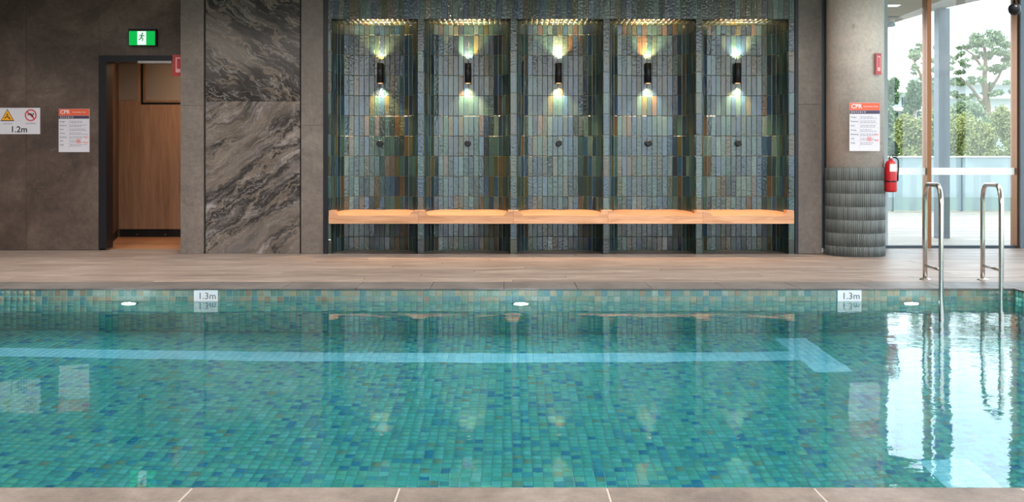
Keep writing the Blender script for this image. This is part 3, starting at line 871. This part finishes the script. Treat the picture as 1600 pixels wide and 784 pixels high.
# ================================================================ FIRE EXTINGUISHER, ALARM SIGNS
fe = tag(empty('fire_extinguisher', (4.055, 9.73, atz(300, 9.73))), 'red fire extinguisher hanging on the right side of the round column', 'fire extinguisher')
MB().lathe([(.045, 0), (.058, .004), (.062, .02), (.062, .27), (.058, .30), (.045, .325), (.025, .34), (.02, .345), (.02, .355)], (0, 0, 0), 32).obj('cylinder', M_RED, fe)
MB().lathe([(.022, .352), (.022, .375), (.014, .38), (.014, .392)], (0, 0, 0), 20).obj('valve', M_STEEL, fe)
MB().tube([(-.01, 0, .388), (.03, -.01, .392), (.07, -.02, .385)], .007, 8).tube([(-.01, 0, .378), (.03, -.01, .372), (.065, -.02, .355)], .006, 8).obj('handle', M_RUBBER, fe)
MB().tube([(.015, 0, .375), (.05, -.015, .372), (.072, -.02, .34), (.074, -.02, .27), (.07, -.015, .18), (.068, -.01, .12)], .008, 10, radii=[.008] * 5 + [.011]).obj('hose', M_RUBBER, fe)
s = MB()
for i in range(8):
    a0, a1 = -PI / 2 - .55 + i * .16, -PI / 2 - .55 + (i + 1) * .16; R_ = .0628
    s.quad([(R_ * math.cos(a0), R_ * math.sin(a0), .22), (R_ * math.cos(a1), R_ * math.sin(a1), .22), (R_ * math.cos(a1), R_ * math.sin(a1), .30), (R_ * math.cos(a0), R_ * math.sin(a0), .30)])
s.obj('label_sheet', M_LABEL, fe)
MB().lathe([(.0635, .108), (.0635, .122)], (0, 0, 0), 32).obj('strap', M_BLACKTRIM, fe)

def red_sign(loc, w, h, rotz, label, skew):
    o = tag(empty('location_sign', loc, rotz), label, 'sign', 'small red projecting signs')
    MB().box(-w / 2, -.006, 0, w / 2, .006, h, .002).obj('sign_plate', M_REDSIGN, o)
    MB().box(-w * .22, -.0075, h * .12, w * .30, -.0062, h * .86).obj('pale_print', M_REDPALE, o)
    MB().box(-w * .12, -.009, h * .30, w * .20, -.0077, h * .80).obj('cylinder_symbol', M_RED, o)
    MB().box(-w / 2 - .004, -.008, -.01, w / 2 + .004, .008, .004).obj('lower_clip', M_RED, o)
    return o
a = math.asin((1356 - 1336.5) / 44.5)
r_ = RC + .02
red_sign((CX + r_ * math.sin(a), CY - r_ * math.cos(a), atz(115, 9.65)), .085, .215, a, 'small red sign fixed high on the round column', 0)
red_sign((-3.648 - .066, 10.12, atz(117, 10.12)), .13, .225, 0, 'small red sign at the top right corner of the doorway', 0)

# ================================================================ SIGNS
def plate(name, px0, py0, px1, py1, Y, label, cat='sign', mat=M_SIGNWHITE, t=.006, group=None):
    a, b = at(px0, py1, Y), at(px1, py0, Y)
    o = tag(empty(name, ((a.x + b.x) / 2, Y, (a.z + b.z) / 2)), label, cat, group)
    w, h = b.x - a.x, b.z - a.z
    MB().box(-w / 2, -t, -h / 2, w / 2, 0, h / 2, .0015).obj('sign_plate', mat, o)
    return o, w, h
# depth and warning sign at the far left
o, w, h = plate('warning_sign', -3, 168.5, 63, 209.5, YL, 'white depth sign with yellow triangle and red circle reading 1.2m')
k_ = YL / F   # metres per pixel there
tri = lambda c, r: [(c[0] - r, c[1] - r * .8), (c[0] + r, c[1] - r * .8), (c[0], c[1] + r * .95)]
tx, tz = (12 - 30) * k_, (189 - 180.5) * k_
MB().prism(tri((tx, tz), 10.8 * k_), -.0072, -.0062).obj('triangle_border', M_INK, o)
MB().prism(tri((tx, tz), 9.2 * k_), -.0082, -.0074).obj('yellow_triangle', M_YELLOW, o)
MB().lathe([(1.2 * k_, .0084), (1.2 * k_, .0092)], (tx, 0, tz + 1.5 * k_), 12, 'y').tube([(tx - 4 * k_, -.0088, tz - 4 * k_), (tx + .2 * k_, -.0088, tz - 1 * k_), (tx + 4.5 * k_, -.0088, tz - 5.5 * k_)], .8 * k_, 6).obj('slipping_figure', M_INK, o)
cxr, czr = (48.5 - 30) * k_, (189 - 180) * k_
def ring(cx, cz, r0, r1, y0, y1, n=32):
    s = MB()
    for i in range(n):
        a0, a1 = 2 * PI * i / n, 2 * PI * (i + 1) / n
        P4 = [(cx + r * math.cos(a), cz + r * math.sin(a)) for r, a in ((r0, a0), (r1, a0), (r1, a1), (r0, a1))]
        s.prism(P4, y0, y1)
    return s
ring(cxr, czr, 7.4 * k_, 9.2 * k_, -.0078, -.0062).obj('red_ring', M_REDPRINT, o)
q = 6 * k_
MB().tube([(cxr - 4.5 * k_, -.007, czr + .5 * k_), (cxr, -.007, czr + 2.5 * k_), (cxr + 4 * k_, -.007, czr - 2 * k_)], .9 * k_, 6).lathe([(1.3 * k_, .006), (1.3 * k_, .0075)], (cxr + 4 * k_, 0, czr + 2 * k_), 12, 'y').obj('diver_figure', M_INK, o)
MB().prism([(cxr - q, czr + q - .01), (cxr - q + .01, czr + q), (cxr + q, czr - q + .01), (cxr + q - .01, czr - q)][::-1], -.0088, -.008).obj('red_slash', M_REDPRINT, o)
text('1.2m', 13.5 * k_, M_INK, o, (0, -.0065, (189 - 202.5) * k_), bold=.0015)
text('CAUTION', 3.2 * k_, M_GREYINK, o, (tx, -.0065, (189 - 193.5) * k_))
text('NO DIVING', 3.0 * k_, M_GREYINK, o, (cxr, -.0065, (189 - 193) * k_))

def cpr_chart(px0, py0, px1, py1, Y, label):
    o, w, h = plate('resuscitation_chart', px0, py0, px1, py1, Y, label, group='resuscitation charts')
    hd = h * .155
    MB().box(-w / 2 + .002, -.0072, h / 2 - hd, w / 2 - .002, -.0062, h / 2 - .002).obj('orange_header', M_ORANGE, o)
    MB().box(-w / 2 + .002, -.0072, h / 2 - hd - h * .075, w / 2 - .002, -.0062, h / 2 - hd - .002).obj('dark_band', M_PURPLE, o)
    text('CPR', hd * .8, M_LABEL, o, (-w * .45, -.0075, h / 2 - hd * .5), 'LEFT', bold=.001)
    text('Resuscitation Chart', hd * .25, M_LABEL, o, (-w * .05, -.0075, h / 2 - hd * .5), 'LEFT')
    text('D R S A B C D', h * .05, M_LABEL, o, (-w * .45, -.0075, h / 2 - hd - h * .04), 'LEFT')
    rows = ['Danger', 'Response', 'Send', 'Airway', 'Breathing', 'CPR', 'Defib']
    y0 = h / 2 - hd - h * .11; dy = (y0 + h / 2) / 8.2
    s = MB(); rl = MB()
    for i, t_ in enumerate(rows):
        z = y0 - dy * (i + .45)
        text(t_, h * .042, M_INK, o, (-w * .46, -.0065, z + dy * .1), 'LEFT')
        for q_ in range(2):
            L_ = w * random.uniform(.35, .55); zz = z + dy * (.12 - .34 * q_)
            x = -w * .14
            while x < -w * .14 + L_:      # broken into word-length strokes
                ww = random.uniform(.012, .03); s.box(x, -.0066, zz, min(x + ww, w * .46), -.0061, zz + h * .011); x += ww + .006
        rl.box(-w * .47, -.0064, z - dy * .42, w * .47, -.0061, z - dy * .42 + .0012)
    tag(s.obj('small_print', M_GREYINK, o), kind='stuff')
    rl.box(-w * .165, -.0064, -h * .47, -w * .16, -.0061, y0).obj('table_rules', plain('table_rule', '9a92ac', .6) if 'table_rule' not in bpy.data.materials else bpy.data.materials['table_rule'], o)
    MB().box(w * .33, -.0066, -h * .18, w * .46, -.0061, -h * .14).box(w * .33, -.0066, -h * .30, w * .46, -.0061, -h * .26).box(w * .08, -.0066, -h * .30, w * .22, -.0061, -h * .2).obj('pink_print', M_REDPALE, o)['kind'] = 'stuff'
    return o
cpr_chart(92, 170, 140, 237.5, YL, 'white resuscitation chart with orange header on the dark stone wall')
c2 = cpr_chart(1327, 160.5, 1374.5, 236, 9.585, 'white resuscitation chart with orange header on the round column')
# depth markers on the pool wall
k2 = YE / F
for (a, b, lab) in ((303, 340.5, 'white 1.3m depth marker tile at the left of the far pool edge'), (1308.5, 1346, 'white 1.3m depth marker tile at the right, near the pool ladder')):
    o, w, h = plate('depth_marker', a, 452.5, b, 473.5, YE - .0005, lab, 'depth marker', M_WHITE, .004, 'depth marker tiles')
    text('1.3m', 14.5 * k2, plain('marker_ink', '4a555c', .5) if 'marker_ink' not in bpy.data.materials else bpy.data.materials['marker_ink'], o, (.01, -.0045, .002))
# exit sign
a, b = at(203.5, 72.5, YL), at(247, 46, YL)
ex = tag(empty('exit_sign', ((a.x + b.x) / 2, YL, (a.z + b.z) / 2)), 'lit green running man exit sign above the doorway', 'exit sign')
w, h = b.x - a.x, b.z - a.z
MB().box(-w / 2, -.06, -h / 2, w / 2, 0, h / 2, .004).obj('housing', M_BLACK, ex)
fw = w / 2 - .012
MB().box(-fw, -.0625, -h / 2 + .006, fw, -.0605, h / 2 - .028).obj('green_face', M_EXITGREEN, ex)
MB().box(-.052, -.0645, -h / 2 + .010, .048, -.0627, h / 2 - .030).obj('white_doorway', M_EXITWHITE, ex)
MG = emit('lit_dark_green_figure', '0b7a3c', .8)
fg = MB(); Yf = -.066
fg.lathe([(.009, .0648), (.009, .0665)], (.006, 0, .042), 14, 'y')
for p, r in (([(.004, Yf, .03), (-.006, Yf, .0)], .0085), ([(-.006, Yf, .0), (.012, Yf, -.018), (.006, Yf, -.043)], .006), ([(-.006, Yf, .0), (-.018, Yf, -.022), (-.036, Yf, -.03)], .006),
             ([(.004, Yf, .026), (.022, Yf, .012), (.030, Yf, .022)], .0045), ([(.002, Yf, .026), (-.02, Yf, .022), (-.026, Yf, .006)], .0045)): fg.tube(p, r, 8)
fg.obj('running_figure', MG, ex)
MB().box(-w / 2 + .01, -.03, h / 2, w / 2 - .01, -.002, h / 2 + .008).obj('top_rail', M_GREYFRAME, ex)

# ================================================================ POOL LAMPS
ll = ['round white underwater lamp at the left of the far pool wall', 'round white underwater lamp in the middle of the far pool wall', 'round white underwater lamp near the pool ladder']
for i, p in enumerate((202, 814, 1423)):
    o = tag(empty('pool_lamp', (atx(p, YE), YE, -.235)), ll[i], 'pool light', 'underwater pool lights')
    MB().lathe([(.075, -.004), (.075, .008), (.068, .012), (.056, .012)], (0, 0, 0), 32, 'y').obj('bezel', M_STEEL, o)
    MB().lathe([(.054, .012), (.050, .016), (.03, .019)], (0, 0, 0), 32, 'y').obj('lens', M_POOLLAMP, o)

# ================================================================ LADDER RAILS
def rail(xb_, xf, label):
    Yb, Yf_ = 7.686, 7.06
    B, Fp = Vector((atx(xb_, Yb), Yb, 0)), Vector((atx(xf, Yf_), Yf_, 0))
    o = tag(empty('grab_rail', tuple(B)), label, 'grab rail', 'stainless grab rails of the pool ladder')
    d = Fp - B; Lh = d.length; u = d / Lh; top = .828 - .019; R = .15
    pts = [(0, -.005), (0, .35), (0, top - R)]
    for i in range(1, 9): a = PI / 2 * i / 8; pts.append((R - R * math.cos(a), top - R + R * math.sin(a)))
    for i in range(0, 9): a = PI / 2 * i / 8; pts.append((Lh - R + R * math.sin(a), top - R + R * math.cos(a)))
    pts += [(Lh, .2), (Lh, -.3), (Lh, -.95)]
    MB().tube([(u.x * s, u.y * s, z) for s, z in pts], .0185, 18).obj('bent_tube', M_STEEL, o)
    MB().tube([(0, 0, .122), (u.x * Lh, u.y * Lh, .150)], .011, 12).obj('cross_bar', M_STEEL, o)
    MB().lathe([(.045, 0), (.045, .006), (.03, .012), (.02, .02)], (0, 0, 0), 28).obj('foot_flange', M_STEEL, o)
    MB().tube([(u.x * Lh, u.y * Lh, -.93), (u.x * Lh, YE - B.y - .001, -.93)], .014, 12).obj('wall_stay', M_STEEL, o)
rail(1445.5, 1470.5, 'left stainless steel pool ladder grab rail')
rail(1535.5, 1564.5, 'right stainless steel pool ladder grab rail')

# ================================================================ HANGING DOME CAMERA
hc = at(1585, 14, 9.0)
o = tag(empty('dome_camera', (hc.x, hc.y, hc.z)), 'small dark dome camera hanging at the top right corner', 'camera')
MB().lathe([(.012, -.062), (.035, -.052), (.052, -.03), (.058, 0), (.055, .022), (.045, .04), (.03, .05), (.02, .055)], (0, 0, 0), 28).obj('dome', M_BLACK, o)
MB().tube([(0, 0, .05), (0, 0, ZC - hc.z)], .012, 12).obj('drop_rod', M_BLACK, o)
MB().lathe([(.04, 0), (.045, .012)], (0, 0, ZC - hc.z - .012), 24).obj('ceiling_plate', M_BLACK, o)

# ================================================================ OUTSIDE
# terrace soffit, post, balustrade
so = MB()
so.prismz([(3.4, YG + .06), (6.14, YG + .06), (6.0, 11.65), (5.79, 12.32), (5.62, 13.75), (3.4, 13.75)], 3.09, 3.3)
so = struct(so.obj('terrace_soffit', plain('terrace_soffit_paint', 'a79d93', .7)), 'pale roof soffit over the terrace')
MB().box(4.86, 12.86, 3.086, 5.5, 12.96, 3.0905).obj('vent_slot', M_GREYFRAME, so)
e = at(1391, 8, 11.98)
o = tag(empty('soffit_light', (e.x, e.y, 3.09)), 'bright downlight in the terrace soffit outside the window', 'ceiling light')
MB().box(-.13, -.07, -.008, .13, .07, 0, .002).obj('trim_frame', M_WHITE, o); MB().box(-.11, -.05, -.010, .11, .05, -.0085).obj('diffuser', emit('lit_soffit_lamp', 'fff6ea', 4), o)
e = at(1387, 41, 13.3)
o = tag(empty('soffit_spotlight', (e.x + .02, 13.3, 3.09)), 'small grey spotlight under the edge of the terrace soffit', 'spotlight')
MB().box(-.05, -.03, -.05, .05, .03, 0, .004).obj('spot_base', M_GREYFRAME, o); MB().tube([(-.08, 0, -.07), (.08, 0, -.05)], .03, 16).obj('spot_head', M_GREYFRAME, o)
px0_, px1_ = atx(1467, 12.2), atx(1484.5, 12.2)
pt = MB().box(px0_, 12.2, 0, px1_, 12.35, 3.09, .004).obj('terrace_post', M_GREYFRAME)
tag(pt, 'grey steel post standing on the terrace beyond the glazing', 'post')
bs = tag(empty('glass_balustrade', (7.4, 19.8, 0)), 'milky glass balustrade at the edge of the terrace', 'balustrade')
for i in range(4):
    MB().box(-.6 + i * 1.5 + .01, 0, .02, -.6 + (i + 1) * 1.5 - .01, .012, 1.17, .002).obj('pane', M_BALGLASS, bs)
    MB().box(-.6 + i * 1.5 - .02, .013, 0, -.6 + i * 1.5 + .02, .05, 1.17).obj('baluster', M_GREYFRAME, bs)
MB().box(-.6, -.015, 1.17, 6.4, .035, 1.20, .004).obj('top_rail', M_STEEL, bs)

# ground beyond
t = NT('distant_grass'); t.bsdf(rough=.9); g = t.noise(t.vec('World'), .4, 5, .6)
t.l(t.ramp(g, [(.3, '4f6a35'), (.6, '7a8a4a')]), t.b.inputs['Base Color'])
struct(MB().box(-60, 20.2, -1.4, 140, 200, -1.2).box(-60, -60, -1.75, 140, 13.9, -1.71).obj('ground', t.m), 'grassy ground beyond the terrace')

def leaf_mat(name, a, b, c):
    t = NT(name); t.bsdf(rough=.7)
    n = t.noise(t.vec('World'), 1.7, 3, .6)
    at_ = t.n('Attribute', attribute_name='tint')
    t.l(t.ramp(t.math('ADD', t.math('MULTIPLY', n, .55), t.math('MULTIPLY', at_.outputs['Fac'], .45)), [(.25, a), (.5, b), (.72, c)]), t.b.inputs['Base Color'])
    return t.m
M_LEAFY = leaf_mat('yellow_green_leaves', '66713f', '8f9452', 'b0ad70')
M_LEAFG = leaf_mat('grey_green_leaves', '66785a', '87946f', 'a3ad8c')
M_LEAFD = leaf_mat('deep_green_leaves', '3e5638', '587248', '74885a')
M_BARK = plain('pale_bark', '7d6b57', .85)
def leaves(blobs, n, size, mat, parent, name='foliage'):
    n = int(n * 5); size = size * .42
    vs = []; blobs = [b for b in blobs]
    wts = np.array([b[3] * b[4] * b[5] for b in blobs]) ** .66; wts = wts / wts.sum()
    cnt = (wts * n).astype(int) + 4
    for (x, y, z, rx, ry, rz), c in zip(blobs, cnt):
        d = RNG.normal(size=(c, 3)); d /= np.linalg.norm(d, axis=1)[:, None]
        r = RNG.random(c) ** .4 * (1 + .22 * np.abs(RNG.normal(size=c)))
        p = np.array([x, y, z]) + d * r[:, None] * np.array([rx, ry, rz]); vs.append(p)
    p = np.concatenate(vs); n = len(p)
    u = RNG.normal(size=(n, 3)); u /= np.linalg.norm(u, axis=1)[:, None]
    w = RNG.normal(size=(n, 3)); v = np.cross(u, w); v /= np.linalg.norm(v, axis=1)[:, None]
    s = size * RNG.uniform(.6, 1.4, n)[:, None]
    q = np.stack([p - u * s, p - v * s * .45, p + u * s, p + v * s * .45], 1)
    f = np.arange(n * 4).reshape(n, 4)
    o = field_obj(name, [(q.reshape(-1, 3), f, np.repeat(RNG.random(n), 4))], mat, parent); tag(o, kind='stuff'); return o
def tree(loc, label, trunk, blobs, n, size, mat, group='trees beyond the terrace', cat='tree', name='tree'):
    o = tag(empty(name, loc), label, cat, group)
    m = MB()
    for p, r0, r1 in trunk:
        k = len(p); m.tube(p, 0, 8, radii=[r0 + (r1 - r0) * i / (k - 1) for i in range(k)])
    m.obj('trunk', M_BARK, o); leaves(blobs, n, size, mat, o); return o
# the tall gum tree right of the post (built at 40 m)
Yt = 40.0; kk = Yt / F
def tp(px, py): return ((px - 1540) * kk, 0, (CAMZ + 1.2) - (py - PY0) * kk)
trunk = [([tp(1541, 262 + 76), tp(1539, 220), tp(1543, 170), tp(1538, 130), tp(1540, 90), tp(1536, 55)], .22, .05),
         ([tp(1541, 170), tp(1520, 140), tp(1500, 120)], .09, .03), ([tp(1541, 150), tp(1560, 120), tp(1572, 95)], .09, .03), ([tp(1538, 110), tp(1520, 85), tp(1505, 75)], .07, .03)]
bl_ = []
for (a, b, r) in ((1535, 58, 14), (1520, 68, 11), (1550, 66, 12), (1566, 78, 12), (1505, 82, 8), (1495, 95, 7), (1578, 90, 8), (1540, 84, 11), (1572, 104, 11), (1556, 108, 8), (1510, 108, 9), (1495, 125, 9), (1528, 128, 9), (1560, 130, 8), (1505, 146, 8), (1540, 148, 9), (1578, 140, 8)):
    x, _, z = tp(a, b)
    for q in range(5): bl_.append((x + RNG.normal() * r * kk * .55, RNG.uniform(-1, 1), z + RNG.normal() * r * kk * .4, r * kk * .62, r * kk * .62, r * kk * .4))
tree(((1540 - 800) * kk, Yt, -1.2), 'tall airy gum tree seen through the right window pane', trunk, bl_, 2300, .15, M_LEAFG)
# second airy tree, around the bronze mullion
def tp2(px, py): return ((px - 1440) * kk, 0, (CAMZ + 1.2) - (py - PY0) * kk)
bl_ = []
for (a, b, r) in ((1434, 76, 7), (1425, 90, 9), (1440, 86, 8), (1462, 72, 8), (1460, 98, 9), (1428, 108, 7), (1464, 124, 10), (1475, 110, 9), (1450, 120, 6), (1450, 135, 8)):
    x, _, z = tp2(a, b)
    for q in range(4): bl_.append((x + RNG.normal() * r * kk * .5, RNG.uniform(-1, 1), z + RNG.normal() * r * kk * .4, r * kk * .6, r * kk * .6, r * kk * .38))
tree(((1440 - 800) * kk, Yt, -1.2), 'thin airy gum tree seen behind the bronze mullion', [([tp2(1455, 338), tp2(1453, 230), tp2(1455, 150), tp2(1450, 100), tp2(1440, 78)], .25, .05), ([tp2(1455, 150), tp2(1435, 110), tp2(1426, 90)], .1, .03)], bl_, 900, .14, M_LEAFG)
# dark round trees at the left of the glazing
def blobtree(px, Y, cy, r, ry, label, mat, n, size=.12, group='trees beyond the terrace'):
    k = Y / F; X = (px - 800) * k; H = lambda py: (CAMZ + 1.2) - (py - PY0) * k
    bl_ = [(RNG.uniform(-.6, .6) * r * k, RNG.uniform(-.5, .5) * r * k, H(cy) + RNG.uniform(-.65, .65) * ry * k, r * k * .5, r * k * .5, ry * k * .42) for _ in range(9)]
    return tree((X, Y, -1.2), label, [([(0, 0, 0), (.02, 0, H(cy) * .5), (0, 0, H(cy))], .12 * Y / 30, .05)], bl_, n, size, mat, group)
blobtree(1388, 33, 138, 13, 22, 'dark round tree at the left edge of the window glass, next to the column', M_LEAFD, 1800)
blobtree(1427, 35, 150, 13, 30, 'pointed dark tree left of the bronze mullion', M_LEAFD, 1800)
blobtree(1391, 27, 205, 16, 50, 'tall leafy bush right beside the round column', M_LEAFD, 2600)
blobtree(1425, 25, 220, 26, 40, 'yellow green bush left of the bronze mullion', M_LEAFY, 4200, .10)
blobtree(1462, 26, 212, 22, 46, 'yellow green bush behind the terrace post', M_LEAFY, 3800, .10)
blobtree(1500, 24, 222, 26, 40, 'yellow green bush right of the terrace post', M_LEAFY, 4200, .10)
blobtree(1540, 23, 225, 26, 38, 'bright yellow green bush at the foot of the tall gum tree', M_LEAFY, 4600, .09)
blobtree(1578, 26.5, 215, 26, 46, 'yellow green bush at the right end of the window', M_LEAFY, 4200, .10)
blobtree(1616, 22, 205, 28, 54, 'bush beyond the grey corner post', M_LEAFG, 3000, .11)
blobtree(1525, 34, 190, 40, 30, 'grey green thicket in front of the pale building', M_LEAFG, 4200, .14)
# pale building with balcony bands far behind
k = 70 / F
bx = (1380 - 800) * k
bd = tag(empty('apartment_building', (bx, 70, -1.2)), 'pale apartment building with white balcony bands behind the trees', 'building')
M_BLD = plain('pale_facade', 'b9bfc2', .8); M_BAND = plain('white_balcony_band', 'ece6e2', .7)
hz = lambda py: CAMZ + 1.2 - (py - PY0) * k
MB().box(0, 0, 0, (1446 - 1380) * k, 8, hz(138)).obj('wing', M_BLD, bd)
MB().box((1446 - 1380) * k, 3, 0, (1640 - 1380) * k, 14, hz(112)).obj('wing', M_BLD, bd)
for p in (143, 172, 188): MB().box(-.3, -1.2, hz(p + 2.2), (1447 - 1380) * k, 0, hz(p - 2.2)).obj('balcony_band', M_BAND, bd)
for p in (125, 148, 170, 190): MB().box((1446 - 1380) * k, 1.6, hz(p + 2.2), (1640 - 1380) * k, 3, hz(p - 2.2)).obj('balcony_band', M_BAND, bd)
for i in range(5):
    for p in (158, 181): MB().box((i * 12 + 5) * k, -.06, hz(p + 5), (i * 12 + 11) * k, 0, hz(p - 6)).obj('window_pane', M_TRACK, bd)
